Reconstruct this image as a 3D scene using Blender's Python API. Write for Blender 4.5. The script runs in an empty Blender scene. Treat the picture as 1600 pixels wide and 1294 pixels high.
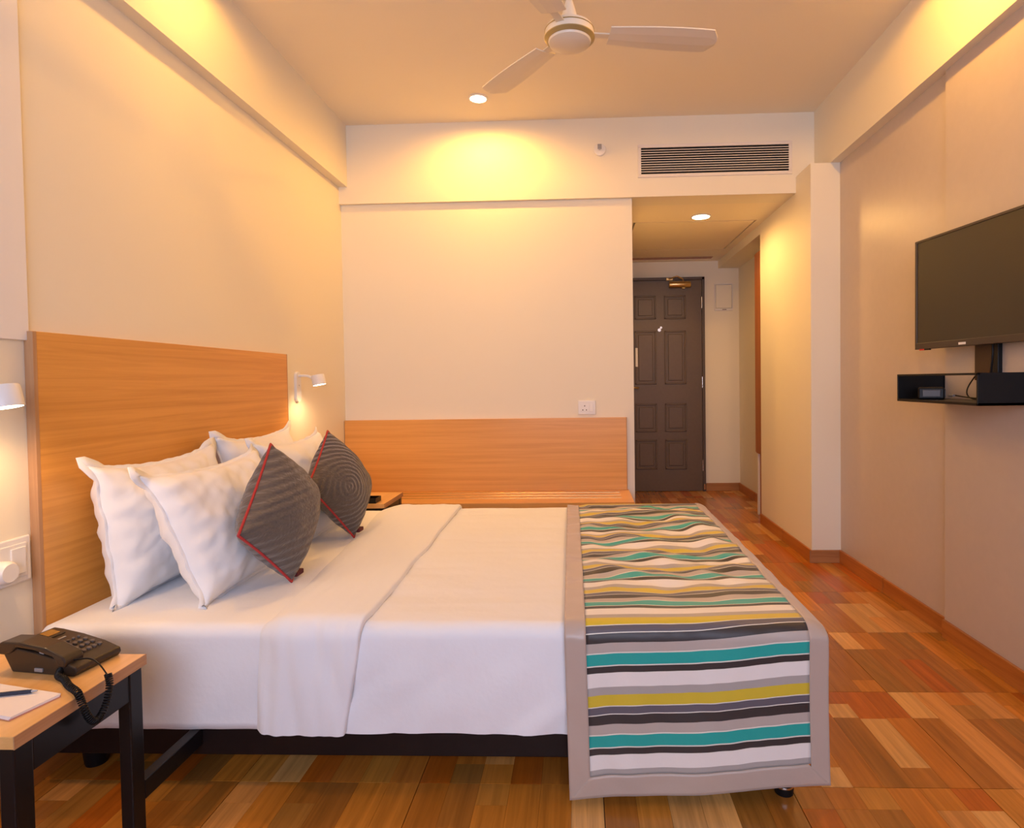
import bpy, bmesh, math, random
from mathutils import Vector, Matrix, noise

# ------------------------------------------------------------------ scene, camera, light
sc = bpy.context.scene
col = sc.collection
random.seed(7)
V = Vector
H = 2.7655          # ceiling height
W = 3.0797          # television wall
XP = 2.909          # right wall of the entrance passage
YB = 3.90           # face of the beam across the back of the room
YW = 3.93           # wall below that beam
YD = 6.05           # wall with the entrance door
ZP = 2.2645         # passage ceiling

cam_d = bpy.data.cameras.new('camera')
cam = bpy.data.objects.new('camera', cam_d)
col.objects.link(cam)
cam_d.sensor_fit = 'HORIZONTAL'
cam_d.sensor_width = 36
cam_d.lens = 950 / 1600 * 36
cam_d.shift_x = (800 - 871.65) / 1600
cam_d.shift_y = (619.6 - 647) / 1600
cam_d.clip_start = .02
yaw, pitch, roll = .0358, .0247, -.0138
fwd = V((-math.sin(yaw) * math.cos(pitch), math.cos(yaw) * math.cos(pitch), -math.sin(pitch)))
rgt = V((math.cos(yaw), math.sin(yaw), 0))
upv = rgt.cross(fwd)
rgt, upv = rgt * math.cos(roll) + upv * math.sin(roll), -rgt * math.sin(roll) + upv * math.cos(roll)
CAM = V((1.5355, 0, 1.1021))
cam.matrix_world = Matrix(((rgt.x, upv.x, -fwd.x, CAM.x), (rgt.y, upv.y, -fwd.y, CAM.y), (rgt.z, upv.z, -fwd.z, CAM.z), (0, 0, 0, 1)))
sc.camera = cam

def project(p):
    v = V(p) - CAM
    k = v.dot(fwd)
    if k < .05: return None
    return (871.65 + 950 * v.dot(rgt) / k, 619.6 - 950 * v.dot(upv) / k)

w = bpy.data.worlds.new('daylight')
sc.world = w
w.use_nodes = True
w.node_tree.nodes['Background'].inputs[0].default_value = (.72, .77, 1, 1)
w.node_tree.nodes['Background'].inputs[1].default_value = 8.3
WIN = (.35, 2.75, .85, 2.42, -1.45)      # window opening in the wall behind the camera
pd = bpy.data.lights.new('window_front_offscreen', 'AREA')
pd.shape = 'RECTANGLE'; pd.size = WIN[1] - WIN[0]; pd.size_y = WIN[3] - WIN[2]
pd.cycles.is_portal = True
po = bpy.data.objects.new('window_front_offscreen', pd)
po.location = ((WIN[0] + WIN[1]) / 2, WIN[4] - .10, (WIN[2] + WIN[3]) / 2)
po.rotation_euler = (math.radians(90), 0, 0)
col.objects.link(po)
LAMP = (1, .46, .055)                      # colour of the ceiling downlights
P_DOWN, P_PASSAGE, P_BED = 58, 52, 6.0
sc.view_settings.view_transform = 'Standard'
sc.view_settings.look = 'None'
sc.view_settings.exposure = 0
sc.view_settings.gamma = 1
sc.view_settings.use_curve_mapping = False

# ------------------------------------------------------------------ materials
def mat(name, color, rough=.5, metal=0, bump=None, vary=0, vscale=6, emit=None, spec=.5, coat=0, sheen=0, alpha=None):
    m = bpy.data.materials.new(name); m.use_nodes = True
    nt = m.node_tree; b = nt.nodes['Principled BSDF']
    b.inputs['Base Color'].default_value = (*color, 1)
    b.inputs['Roughness'].default_value = rough
    b.inputs['Metallic'].default_value = metal
    b.inputs['Specular IOR Level'].default_value = spec
    b.inputs['Coat Weight'].default_value = coat
    b.inputs['Sheen Weight'].default_value = sheen
    tc = nt.nodes.new('ShaderNodeNewGeometry')
    if vary:
        n = nt.nodes.new('ShaderNodeTexNoise'); n.inputs['Scale'].default_value = vscale; n.inputs['Detail'].default_value = 4
        nt.links.new(tc.outputs['Position'], n.inputs['Vector'])
        mx = nt.nodes.new('ShaderNodeMix'); mx.data_type = 'RGBA'
        mx.inputs['A'].default_value = (*[c * (1 - vary) for c in color], 1)
        mx.inputs['B'].default_value = (*[min(1, c * (1 + vary)) for c in color], 1)
        nt.links.new(n.outputs['Fac'], mx.inputs['Factor'])
        nt.links.new(mx.outputs['Result'], b.inputs['Base Color'])
    if bump:
        n = nt.nodes.new('ShaderNodeTexNoise'); n.inputs['Scale'].default_value = bump[0]; n.inputs['Detail'].default_value = 5
        nt.links.new(tc.outputs['Position'], n.inputs['Vector'])
        bp = nt.nodes.new('ShaderNodeBump'); bp.inputs['Strength'].default_value = bump[1]; bp.inputs['Distance'].default_value = bump[2] if len(bump) > 2 else .002
        nt.links.new(n.outputs['Fac'], bp.inputs['Height'])
        nt.links.new(bp.outputs['Normal'], b.inputs['Normal'])
    if emit:
        b.inputs['Emission Color'].default_value = (*emit[0], 1)
        b.inputs['Emission Strength'].default_value = emit[1]
    return m

def grain_nodes(nt, axis, scale_long=1.6, scale_cross=38, offset=None):
    g = nt.nodes.new('ShaderNodeNewGeometry')
    mp = nt.nodes.new('ShaderNodeMapping')
    s = [scale_cross] * 3; s['xyz'.index(axis)] = scale_long
    mp.inputs['Scale'].default_value = s
    nt.links.new(g.outputs['Position'], mp.inputs['Vector'])
    if offset is not None:
        nt.links.new(offset, mp.inputs['Location'])
    n = nt.nodes.new('ShaderNodeTexNoise'); n.inputs['Scale'].default_value = 1; n.inputs['Detail'].default_value = 6; n.inputs['Distortion'].default_value = .6
    n.inputs['Roughness'].default_value = .62
    nt.links.new(mp.outputs['Vector'], n.inputs['Vector'])
    return n

def wood(name, light, dark, axis, rough=.38, cross=38, long=1.6, spec=.5):
    m = bpy.data.materials.new(name); m.use_nodes = True
    nt = m.node_tree; b = nt.nodes['Principled BSDF']
    n = grain_nodes(nt, axis, long, cross)
    r = nt.nodes.new('ShaderNodeValToRGB')
    r.color_ramp.elements[0].position = .34; r.color_ramp.elements[0].color = (*dark, 1)
    r.color_ramp.elements[1].position = .62; r.color_ramp.elements[1].color = (*light, 1)
    nt.links.new(n.outputs['Fac'], r.inputs['Fac']); nt.links.new(r.outputs['Color'], b.inputs['Base Color'])
    b.inputs['Roughness'].default_value = rough
    b.inputs['Specular IOR Level'].default_value = spec
    bp = nt.nodes.new('ShaderNodeBump'); bp.inputs['Strength'].default_value = .08; bp.inputs['Distance'].default_value = .001
    nt.links.new(n.outputs['Fac'], bp.inputs['Height']); nt.links.new(bp.outputs['Normal'], b.inputs['Normal'])
    return m

def floor_mat(name, from_object):
    m = bpy.data.materials.new(name); m.use_nodes = True
    nt = m.node_tree; b = nt.nodes['Principled BSDF']
    if from_object:
        oi = nt.nodes.new('ShaderNodeObjectInfo'); c = oi.outputs['Color']
        sep = nt.nodes.new('ShaderNodeCombineXYZ')
        mu = nt.nodes.new('ShaderNodeMath'); mu.operation = 'MULTIPLY'; mu.inputs[1].default_value = 40
        nt.links.new(oi.outputs['Random'], mu.inputs[0]); nt.links.new(mu.outputs[0], sep.inputs[0]); nt.links.new(mu.outputs[0], sep.inputs[1])
        off = sep.outputs[0]
    else:
        a = nt.nodes.new('ShaderNodeAttribute'); a.attribute_name = 'tone'; c = a.outputs['Color']; off = None
    n = grain_nodes(nt, 'y', 2.2, 46, off)
    hs = nt.nodes.new('ShaderNodeMapRange'); hs.inputs['From Min'].default_value = .3; hs.inputs['From Max'].default_value = .7
    hs.inputs['To Min'].default_value = .72; hs.inputs['To Max'].default_value = 1.18
    nt.links.new(n.outputs['Fac'], hs.inputs['Value'])
    vm = nt.nodes.new('ShaderNodeVectorMath'); vm.operation = 'SCALE'
    nt.links.new(c, vm.inputs[0]); nt.links.new(hs.outputs['Result'], vm.inputs['Scale'])
    nt.links.new(vm.outputs['Vector'], b.inputs['Base Color'])
    b.inputs['Roughness'].default_value = .22
    b.inputs['Specular IOR Level'].default_value = .40
    bp = nt.nodes.new('ShaderNodeBump'); bp.inputs['Strength'].default_value = .06; bp.inputs['Distance'].default_value = .001
    nt.links.new(n.outputs['Fac'], bp.inputs['Height']); nt.links.new(bp.outputs['Normal'], b.inputs['Normal'])
    return m

def stripe_mat():
    # one repeat of the striped weave, by distance along the cloth (uv x, in repeats)
    yel, sla, drk, bei, tea, whi, gry, thn = (.62, .47, .035), (.115, .105, .13), (.035, .028, .028), (.46, .40, .36), (.012, .36, .33), (.80, .76, .72), (.40, .37, .35), (.74, .72, .64)
    bands = [(whi, .165), (gry, .10), (yel, .135), (thn, .012), (sla, .085), (thn, .012), (drk, .115), (bei, .118), (thn, .012), (tea, .142), (thn, .016), (drk, .078), (thn, .010)]
    tot = sum(b[1] for b in bands)
    m = bpy.data.materials.new('striped_cloth'); m.use_nodes = True
    nt = m.node_tree; b = nt.nodes['Principled BSDF']
    uv = nt.nodes.new('ShaderNodeUVMap')
    sp = nt.nodes.new('ShaderNodeSeparateXYZ'); nt.links.new(uv.outputs['UV'], sp.inputs[0])
    fr = nt.nodes.new('ShaderNodeMath'); fr.operation = 'FRACT'; nt.links.new(sp.outputs[0], fr.inputs[0])
    r = nt.nodes.new('ShaderNodeValToRGB'); r.color_ramp.interpolation = 'CONSTANT'
    els = r.color_ramp.elements
    pos = 0
    for i, (c, wd) in enumerate(bands):
        e = els[0] if i == 0 else (els[1] if i == 1 else els.new(pos))
        e.position = pos; e.color = (*c, 1); pos += wd / tot
    nt.links.new(fr.outputs[0], r.inputs['Fac']); nt.links.new(r.outputs['Color'], b.inputs['Base Color'])
    b.inputs['Roughness'].default_value = .48
    b.inputs['Sheen Weight'].default_value = .15
    g = nt.nodes.new('ShaderNodeNewGeometry'); n = nt.nodes.new('ShaderNodeTexNoise'); n.inputs['Scale'].default_value = 30; n.inputs['Detail'].default_value = 4
    nt.links.new(g.outputs['Position'], n.inputs['Vector'])
    bp = nt.nodes.new('ShaderNodeBump'); bp.inputs['Strength'].default_value = .25; bp.inputs['Distance'].default_value = .004
    nt.links.new(n.outputs['Fac'], bp.inputs['Height']); nt.links.new(bp.outputs['Normal'], b.inputs['Normal'])
    return m

def quilt_mat(name, c1, c2, ring=None):
    m = bpy.data.materials.new(name); m.use_nodes = True
    nt = m.node_tree; b = nt.nodes['Principled BSDF']
    uv = nt.nodes.new('ShaderNodeUVMap')
    wv = nt.nodes.new('ShaderNodeTexWave'); wv.inputs['Scale'].default_value = 5.2; wv.inputs['Distortion'].default_value = 1.6; wv.inputs['Detail'].default_value = 2; wv.inputs['Detail Scale'].default_value = 3
    if ring:
        wv.wave_type = 'RINGS'; wv.rings_direction = 'SPHERICAL'
        mp = nt.nodes.new('ShaderNodeMapping'); mp.inputs['Location'].default_value = (-ring[0], -ring[1], 0)
        nt.links.new(uv.outputs['UV'], mp.inputs['Vector']); nt.links.new(mp.outputs['Vector'], wv.inputs['Vector'])
    else:
        wv.bands_direction = 'DIAGONAL'
        nt.links.new(uv.outputs['UV'], wv.inputs['Vector'])
    n = nt.nodes.new('ShaderNodeTexNoise'); n.inputs['Scale'].default_value = 42; n.inputs['Detail'].default_value = 5
    nt.links.new(uv.outputs['UV'], n.inputs['Vector'])
    mx = nt.nodes.new('ShaderNodeMix'); mx.data_type = 'RGBA'
    mx.inputs['A'].default_value = (*c1, 1); mx.inputs['B'].default_value = (*c2, 1)
    nt.links.new(n.outputs['Fac'], mx.inputs['Factor']); nt.links.new(mx.outputs['Result'], b.inputs['Base Color'])
    ad = nt.nodes.new('ShaderNodeMath'); ad.operation = 'MULTIPLY_ADD'; ad.inputs[1].default_value = .6
    nt.links.new(n.outputs['Fac'], ad.inputs[0]); nt.links.new(wv.outputs['Fac'], ad.inputs[2])
    bp = nt.nodes.new('ShaderNodeBump'); bp.inputs['Strength'].default_value = .85; bp.inputs['Distance'].default_value = .006
    nt.links.new(ad.outputs[0], bp.inputs['Height']); nt.links.new(bp.outputs['Normal'], b.inputs['Normal'])
    b.inputs['Roughness'].default_value = .9; b.inputs['Sheen Weight'].default_value = .3
    return m

M = {}
M['wall'] = mat('wall_paint', (.82, .775, .65), .62, bump=(180, .05), spec=.35)
M['panelwhite'] = mat('white_panel_paint', (.82, .82, .83), .5)
M['ceil'] = mat('ceiling_paint', (.87, .80, .65), .75)
M['tvwall'] = mat('taupe_wallpaper', (.55, .48, .43), .36, bump=(260, .10), vary=.04, vscale=25, spec=.45)
M['head'] = wood('headboard_wood', (.74, .365, .085), (.62, .285, .055), 'y', rough=.34, cross=44, long=1.1)
M['bench'] = wood('bench_wood', (.75, .385, .11), (.65, .32, .08), 'x', rough=.30, cross=44, long=1.1)
M['edge'] = wood('edge_wood', (.52, .30, .15), (.40, .21, .10), 'y', rough=.5)
M['edgez'] = wood('edge_wood_upright', (.52, .30, .15), (.40, .21, .10), 'z', rough=.5)
M['table'] = wood('table_wood', (.76, .45, .18), (.68, .38, .13), 'y', rough=.32, cross=26)
M['brown'] = wood('brown_wood', (.42, .16, .05), (.32, .11, .03), 'z', rough=.4)
M['skirt'] = wood('skirting_wood', (.50, .18, .035), (.37, .115, .02), 'y', rough=.35)
M['skirtx'] = wood('skirting_wood_cross', (.44, .21, .08), (.33, .14, .05), 'x', rough=.35)
M['grout'] = mat('grout', (.34, .22, .13), .8)
M['base'] = mat('floor_screed', (.16, .09, .045), .8)
M['black'] = mat('black_lacquer', (.008, .007, .008), .34, vary=.2, spec=.32)
M['blackw'] = mat('black_stained_wood', (.010, .006, .006), .45, vary=.25, vscale=30, spec=.25)
M['blackp'] = mat('black_plastic', (.006, .006, .007), .4, spec=.25)
M['phone'] = mat('phone_plastic', (.030, .019, .013), .36, bump=(900, .04))
M['key'] = mat('phone_key', (.10, .08, .07), .28)
M['chrome'] = mat('chrome', (.75, .72, .68), .18, 1)
M['brass'] = mat('brushed_brass', (.62, .46, .22), .3, 1)
M['white'] = mat('white_plastic', (.82, .80, .77), .32)
M['lampw'] = mat('white_enamel', (.80, .80, .80), .35)
M['fan'] = mat('fan_paint', (.80, .74, .62), .3)
M['fanring'] = mat('fan_ring', (.45, .36, .16), .35, .5)
M['sheet'] = mat('white_sheet', (.81, .82, .85), .85, bump=(13, .42, .007), sheen=.15)
M['pillow'] = mat('white_pillowcase', (.81, .82, .85), .85, bump=(16, .35, .006), sheen=.15)
M['satin'] = mat('beige_satin', (.47, .375, .32), .36, bump=(40, .2, .003), sheen=.3)
M['stripe'] = stripe_mat()
M['cush'] = quilt_mat('grey_velvet', (.070, .054, .045), (.140, .112, .095))
M['cush2'] = quilt_mat('grey_velvet_rings', (.070, .054, .045), (.140, .112, .095), (.25, .62))
M['red'] = mat('red_piping', (.42, .025, .03), .6)
M['tagred'] = mat('dark_red_cloth', (.10, .012, .02), .8)
M['door'] = mat('door_paint', (.122, .084, .056), .42, vary=.12, vscale=40)
M['doorframe'] = mat('door_frame_paint', (.085, .062, .048), .45)
M['screen'] = mat('screen', (.020, .014, .007), .36, spec=.6)
M['tvcase'] = mat('television_case', (.045, .030, .022), .35)
M['tvback'] = mat('bracket_brown', (.06, .028, .012), .5)
M['paper'] = mat('paper', (.80, .74, .74), .8)
M['paperedge'] = mat('pad_back', (.55, .25, .2), .8)
M['pen'] = mat('pen_body', (.02, .03, .06), .25)
M['vent'] = mat('vent_white', (.78, .73, .68), .5)
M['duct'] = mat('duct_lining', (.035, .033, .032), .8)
M['silver'] = mat('silver_plastic', (.35, .36, .40), .3, .4)
M['bluebox'] = mat('box_front', (.03, .05, .09), .25)
M['disp_reflection'] = mat('display_orange_reflection', (.30, .16, .04), .25)  # orange reflection on the phone display, put into its base colour
M['redled'] = mat('red_sticker', (.55, .02, .02), .4)
M['floor_i'] = floor_mat('plank', True)
M['floor_s'] = floor_mat('plank_joined', False)
M['glow'] = mat('lamp_diffuser', (1, .9, .7), .5, emit=((1, .80, .48), 30))
M['glowb'] = mat('bed_lamp_diffuser', (1, .9, .75), .5, emit=((1, .83, .58), 18))
M['alu'] = mat('window_aluminium', (.55, .55, .56), .4, .6)
gm = bpy.data.materials.new('window_glass'); gm.use_nodes = True
_nt = gm.node_tree; _nt.nodes.remove(_nt.nodes['Principled BSDF'])
_t = _nt.nodes.new('ShaderNodeBsdfTransparent'); _g = _nt.nodes.new('ShaderNodeBsdfGlossy'); _g.inputs['Roughness'].default_value = .02
_f = _nt.nodes.new('ShaderNodeFresnel'); _x = _nt.nodes.new('ShaderNodeMixShader')
_nt.links.new(_f.outputs[0], _x.inputs[0]); _nt.links.new(_t.outputs[0], _x.inputs[1]); _nt.links.new(_g.outputs[0], _x.inputs[2])
_nt.links.new(_x.outputs[0], _nt.nodes['Material Output'].inputs[0])
M['glass'] = gm

# ------------------------------------------------------------------ helpers
def tag(o, label=None, cat=None, group=None, kind=None):
    if label: o['label'] = label
    if cat: o['category'] = cat
    if group: o['group'] = group
    if kind: o['kind'] = kind
    return o

def thing(name, loc, label, cat, group=None, rotz=0):
    o = bpy.data.objects.new(name, None); col.objects.link(o)
    o.location = loc; o.rotation_euler = (0, 0, rotz); o.empty_display_size = .1
    return tag(o, label, cat, group)

def world_of(o):
    p = V((0, 0, 0))
    while o is not None:
        p = p + o.location; o = o.parent
    return p

def link(name, me, m, parent=None, local=False, smooth=False):
    """vertices are given in world coordinates unless local"""
    o = bpy.data.objects.new(name, me); col.objects.link(o)
    if m is not None: me.materials.append(m)
    if smooth:
        for p in me.polygons: p.use_smooth = True
    vs = me.vertices
    if parent is not None:
        o.parent = parent
        if not local:
            me.transform(Matrix.Translation(-world_of(parent)))
    if not local and len(vs):
        lo = V([min(v.co[i] for v in vs) for i in range(3)]); hi = V([max(v.co[i] for v in vs) for i in range(3)])
        c = V(((lo.x + hi.x) / 2, (lo.y + hi.y) / 2, lo.z))
        me.transform(Matrix.Translation(-c)); o.location = c
    return o

def bm_box(bm, x, y, z, bevel=0, seg=2, mtx=None):
    r = bmesh.ops.create_cube(bm, size=1)
    vs = r['verts']
    for v in vs:
        v.co = V(((x[0] + x[1]) / 2 + v.co.x * (x[1] - x[0]), (y[0] + y[1]) / 2 + v.co.y * (y[1] - y[0]), (z[0] + z[1]) / 2 + v.co.z * (z[1] - z[0])))
    if bevel:
        es = list({e for v in vs for e in v.link_edges})
        r2 = bmesh.ops.bevel(bm, geom=es, offset=bevel, segments=seg, affect='EDGES', profile=.5)
        vs = list({v for f in r2['faces'] for v in f.verts} | {v for v in vs if v.is_valid})
    if mtx is not None:
        for v in vs: v.co = mtx @ v.co
    return vs

def to_obj(name, bm, m, parent=None, local=False, smooth=False):
    bmesh.ops.recalc_face_normals(bm, faces=bm.faces)
    me = bpy.data.meshes.new(name); bm.to_mesh(me); bm.free()
    return link(name, me, m, parent, local, smooth)

def box(name, x, y, z, m, parent=None, bevel=0, seg=2, local=False, mtx=None):
    bm = bmesh.new(); bm_box(bm, x, y, z, bevel, seg, mtx)
    return to_obj(name, bm, m, parent, local)

def boxes(name, lst, m, parent=None, bevel=0, local=False):
    bm = bmesh.new()
    for x, y, z in lst: bm_box(bm, x, y, z, bevel)
    return to_obj(name, bm, m, parent, local)

def lathe(name, prof, loc, m, parent=None, n=32, axis='z', local=False, rot=None, smooth=True):
    """prof: list of (radius, height); closed with caps"""
    bm = bmesh.new(); rings = []
    for r_, h_ in prof:
        ring = []
        for i in range(n):
            a = 2 * math.pi * i / n
            p = V((r_ * math.cos(a), r_ * math.sin(a), h_))
            if axis == 'x': p = V((p.z, p.x, p.y))
            if axis == 'y': p = V((p.x, p.z, p.y))
            if rot is not None: p = rot @ p
            ring.append(bm.verts.new(p + V(loc)))
        rings.append(ring)
    for a, b in zip(rings, rings[1:]):
        for i in range(n): bm.faces.new((a[i], a[(i + 1) % n], b[(i + 1) % n], b[i]))
    bm.faces.new(rings[0]); bm.faces.new(rings[-1])
    o = to_obj(name, bm, m, parent, local)
    if smooth:
        for p in o.data.polygons: p.use_smooth = len(p.vertices) == 4
        if hasattr(o.data, 'set_sharp_from_angle'): o.data.set_sharp_from_angle(angle=math.radians(40))
    return o

def tube(name, pts, rad, m, parent=None, n=8, local=False, closed=False):
    bm = bmesh.new(); pts = [V(p) for p in pts]; rings = []
    up = V((0, 0, 1)); N = len(pts)
    for i, p in enumerate(pts):
        a = pts[(i - 1) % N] if (closed or i > 0) else p
        b = pts[(i + 1) % N] if (closed or i < N - 1) else p
        t = (b - a).normalized()
        s = t.cross(up)
        if s.length < 1e-4: s = t.cross(V((1, 0, 0)))
        s.normalize(); q = s.cross(t).normalized(); up = q
        r_ = rad[i] if isinstance(rad, (list, tuple)) else rad
        rings.append([bm.verts.new(p + s * r_ * math.cos(2 * math.pi * k / n) + q * r_ * math.sin(2 * math.pi * k / n)) for k in range(n)])
    pairs = list(zip(rings, rings[1:])) + ([(rings[-1], rings[0])] if closed else [])
    for a, b in pairs:
        for k in range(n): bm.faces.new((a[k], a[(k + 1) % n], b[(k + 1) % n], b[k]))
    if not closed:
        bm.faces.new(rings[0]); bm.faces.new(rings[-1])
    return to_obj(name, bm, m, parent, local, True)

def smooth_path(ctrl, n):
    """Catmull-Rom through the control points"""
    c = [V(p) for p in ctrl]; c = [c[0]] + c + [c[-1]]; out = []
    segs = len(c) - 3
    for i in range(n):
        t = i / (n - 1) * segs; k = min(int(t), segs - 1); u = t - k
        p0, p1, p2, p3 = c[k:k + 4]
        out.append(.5 * ((2 * p1) + (p2 - p0) * u + (2 * p0 - 5 * p1 + 4 * p2 - p3) * u * u + (3 * p1 - p0 - 3 * p2 + p3) * u ** 3))
    return out

def grid(name, nu, nv, fn, m, parent=None, uv=None, wrap_u=False):
    verts = [fn(i / (nu - 1), j / (nv - 1)) for j in range(nv) for i in range(nu)]
    faces = [(j * nu + i, j * nu + i + 1, (j + 1) * nu + i + 1, (j + 1) * nu + i) for j in range(nv - 1) for i in range(nu - 1)]
    me = bpy.data.meshes.new(name); me.from_pydata(verts, [], faces)
    if uv:
        l = me.uv_layers.new(name='UVMap')
        for p in me.polygons:
            for li, vi in zip(p.loop_indices, p.vertices):
                l.data[li].uv = uv((vi % nu) / (nu - 1), (vi // nu) / (nv - 1))
    return link(name, me, m, parent, smooth=True)

def solid(o, t, off=-1):
    md = o.modifiers.new('thickness', 'SOLIDIFY'); md.thickness = t; md.offset = off
    return o

def nz(x, y, z=0): return noise.noise(V((x, y, z)))

def structure(o, label, cat): return tag(o, label, cat, kind='structure')

# ------------------------------------------------------------------ room shell
Y0 = -1.45
structure(box('ceiling', (-.12, W + .12), (Y0 - .12, 4.10), (H, H + .12), M['ceil']), 'smooth pale ceiling of the bedroom above the bed', 'ceiling')
structure(box('wall_left', (-.12, 0), (Y0 - .12, 4.05), (-.1, H), M['wall']), 'cream painted wall behind the headboard', 'wall')
structure(box('wall_right', (W, W + .12), (Y0 - .12, 4.0), (-.1, H), M['tvwall']), 'taupe papered wall that carries the television', 'wall')
structure(box('wall_back', (0, 1.885), (YW, YW + .12), (-.1, ZP + .1), M['wall']), 'cream wall above the long luggage bench', 'wall')
structure(boxes('wall_front', [((0, WIN[0]), (Y0 - .12, Y0), (-.1, H)), ((WIN[1], W), (Y0 - .12, Y0), (-.1, H)), ((WIN[0], WIN[1]), (Y0 - .12, Y0), (-.1, WIN[2])), ((WIN[0], WIN[1]), (Y0 - .12, Y0), (WIN[3], H))], M['wall']), 'cream wall with the daylight window', 'wall')
structure(box('trim_1', (0, .0558), (Y0, YB), (2.3735, H), M['wall']), 'shallow boxed beam under the ceiling over the headboard wall', 'beam')
structure(box('trim_2', (3.0237, W), (Y0, YB), (2.3637, H), M['wall']), 'shallow boxed beam under the ceiling over the television wall', 'beam')
VO = (1.943, 2.865, 2.404, 2.569)   # duct opening behind the air vent
structure(boxes('trim_3', [((-.1, VO[0]), (YB, YB + .2), (ZP, H)), ((VO[1], W + .1), (YB, YB + .2), (ZP, H)), ((VO[0], VO[1]), (YB, YB + .2), (ZP, VO[2])), ((VO[0], VO[1]), (YB, YB + .2), (VO[3], H))], M['wall']), 'deep boxed beam holding the air vent above the back wall', 'beam')
structure(box('trim_4', (W - .016, W), (Y0, 2.60), (.075, 2.3637), M['tvwall']), 'slightly proud taupe wall panel behind the television', 'wall panel')
structure(box('wall_passage_left', (1.765, 1.885), (YW + .12, YD), (-.1, ZP), M['wall']), 'left wall of the entrance passage', 'wall')
structure(boxes('wall_passage_right', [((XP, 3.2), (3.657, 4.66), (-.1, 2.3637)), ((3.11, 3.2), (4.66, YD), (-.1, ZP)), ((XP, 3.11), (4.66, YD), (2.19, ZP))], M['wall']), 'white pillar and wall on the right of the entrance passage with a shallow niche', 'wall')
structure(box('wall_end', (1.765, 3.2), (YD, YD + .12), (-.1, ZP + .1), M['wall']), 'white wall around the dark entrance door', 'wall')
hx0, hx1, hy0, hy1 = 1.95, 2.849, 4.53, 5.516      # hatch opening
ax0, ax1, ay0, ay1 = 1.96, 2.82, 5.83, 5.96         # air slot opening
zc = (ZP, ZP + .06)
pc = structure(boxes('ceiling_passage', [((1.765, 3.2), (YB + .2, hy0), zc), ((1.765, hx0), (hy0, hy1), zc), ((hx1, 3.2), (hy0, hy1), zc), ((1.765, 3.2), (hy1, ay0), zc),
    ((1.765, ax0), (ay0, ay1), zc), ((ax1, 3.2), (ay0, ay1), zc), ((1.765, 3.2), (ay1, YD), zc), ((1.765, 3.2), (YB + .2, YD), (ZP + .06, ZP + .1))], M['ceil']), 'lowered pale ceiling of the entrance passage with a hatch', 'ceiling')
box('hatch_cover', (hx0 + .014, hx1 - .014), (hy0 + .014, hy1 - .014), (ZP, ZP + .061), M['ceil'], pc)
box('air_slot_strip', (ax0, ax1), (ay0, ay1), (ZP + .004, ZP + .061), M['brown'], pc)  # solid brown strip filling the slot opening almost flush

# window behind the camera
wn = bpy.data.objects.new('window_1', None); col.objects.link(wn); wn.location = ((WIN[0] + WIN[1]) / 2, Y0 - .06, WIN[2])
structure(wn, 'aluminium window facing the television and bed', 'window')
fw_ = .05
for x in ((WIN[0], WIN[0] + fw_), (WIN[1] - fw_, WIN[1]), ((WIN[0] + WIN[1]) / 2 - fw_ / 2, (WIN[0] + WIN[1]) / 2 + fw_ / 2)):
    box('window_frame', x, (Y0 - .09, Y0 - .04), (WIN[2], WIN[3]), M['alu'], wn)
for z in ((WIN[2], WIN[2] + fw_), (WIN[3] - fw_, WIN[3])):
    box('window_frame', (WIN[0], WIN[1]), (Y0 - .09, Y0 - .04), z, M['alu'], wn)
mid = (WIN[0] + WIN[1]) / 2
for x in ((WIN[0] + fw_, mid - fw_ / 2), (mid + fw_ / 2, WIN[1] - fw_)):
    me = bpy.data.meshes.new('pane'); yy = Y0 - .065
    me.from_pydata([(x[0], yy, WIN[2] + fw_), (x[1], yy, WIN[2] + fw_), (x[1], yy, WIN[3] - fw_), (x[0], yy, WIN[3] - fw_)], [], [(0, 1, 2, 3)])
    link('pane', me, M['glass'], wn)

# white board on the headboard wall
tag(box('wall_panel', (-.005, .010), (.62, 1.640), (1.236, 2.365), M['panelwhite'], bevel=.002), 'flat white panel on the headboard wall above the reading lamp', 'wall panel')

# ------------------------------------------------------------------ floor of wood-look tiles
fl = structure(box('floor', (-.1, 3.2), (Y0 - .1, YD + .1), (-.11, -.010), M['base']), 'glossy wood-look tiled floor in mixed brown planks', 'floor')
T, YT = .505, 1.635
tones = [(.61, .265, .065), (.49, .165, .020), (.37, .135, .020), (.44, .112, .010), (.53, .215, .032), (.56, .20, .024), (.35, .145, .025), (.67, .345, .105)]
wts = [2, 5, 4, 3, 4, 4, 3, 2.4]
pieces = []
rp = random.Random(11)
ny0 = math.floor((Y0 - YT) / T)
nst = 6; sw = T / nst
xoff = .07
for ty in range(ny0, 9):
    for tx in range(-1, 7):
        for s in range(nst):
            x0 = tx * T + s * sw + xoff; x1 = x0 + sw
            y = YT + ty * T; yend = y + T
            while y < yend - .005:
                L = rp.choice([.085, .17, .25, .34, .42, .505]); 
                if y + L > yend - .06: L = yend - y
                a, b_, c, d = max(x0, -.05), min(x1, 3.15), max(y, Y0 - .05), min(y + L, YD + .02)
                if b_ - a > .004 and d - c > .004:
                    g0 = .0012 if s == 0 else .0003; g1 = .0012 if s == nst - 1 else .0003
                    h0 = .0012 if abs(y - (YT + ty * T)) < .001 else .0003; h1 = .0012 if abs(y + L - yend) < .001 else .0003
                    t = rp.choices(tones, wts)[0]; k = rp.uniform(.9, 1.1)
                    pieces.append((a + g0, b_ - g1, c + h0, d - h1, tuple(min(1, q * k) for q in t)))
                y += L
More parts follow.
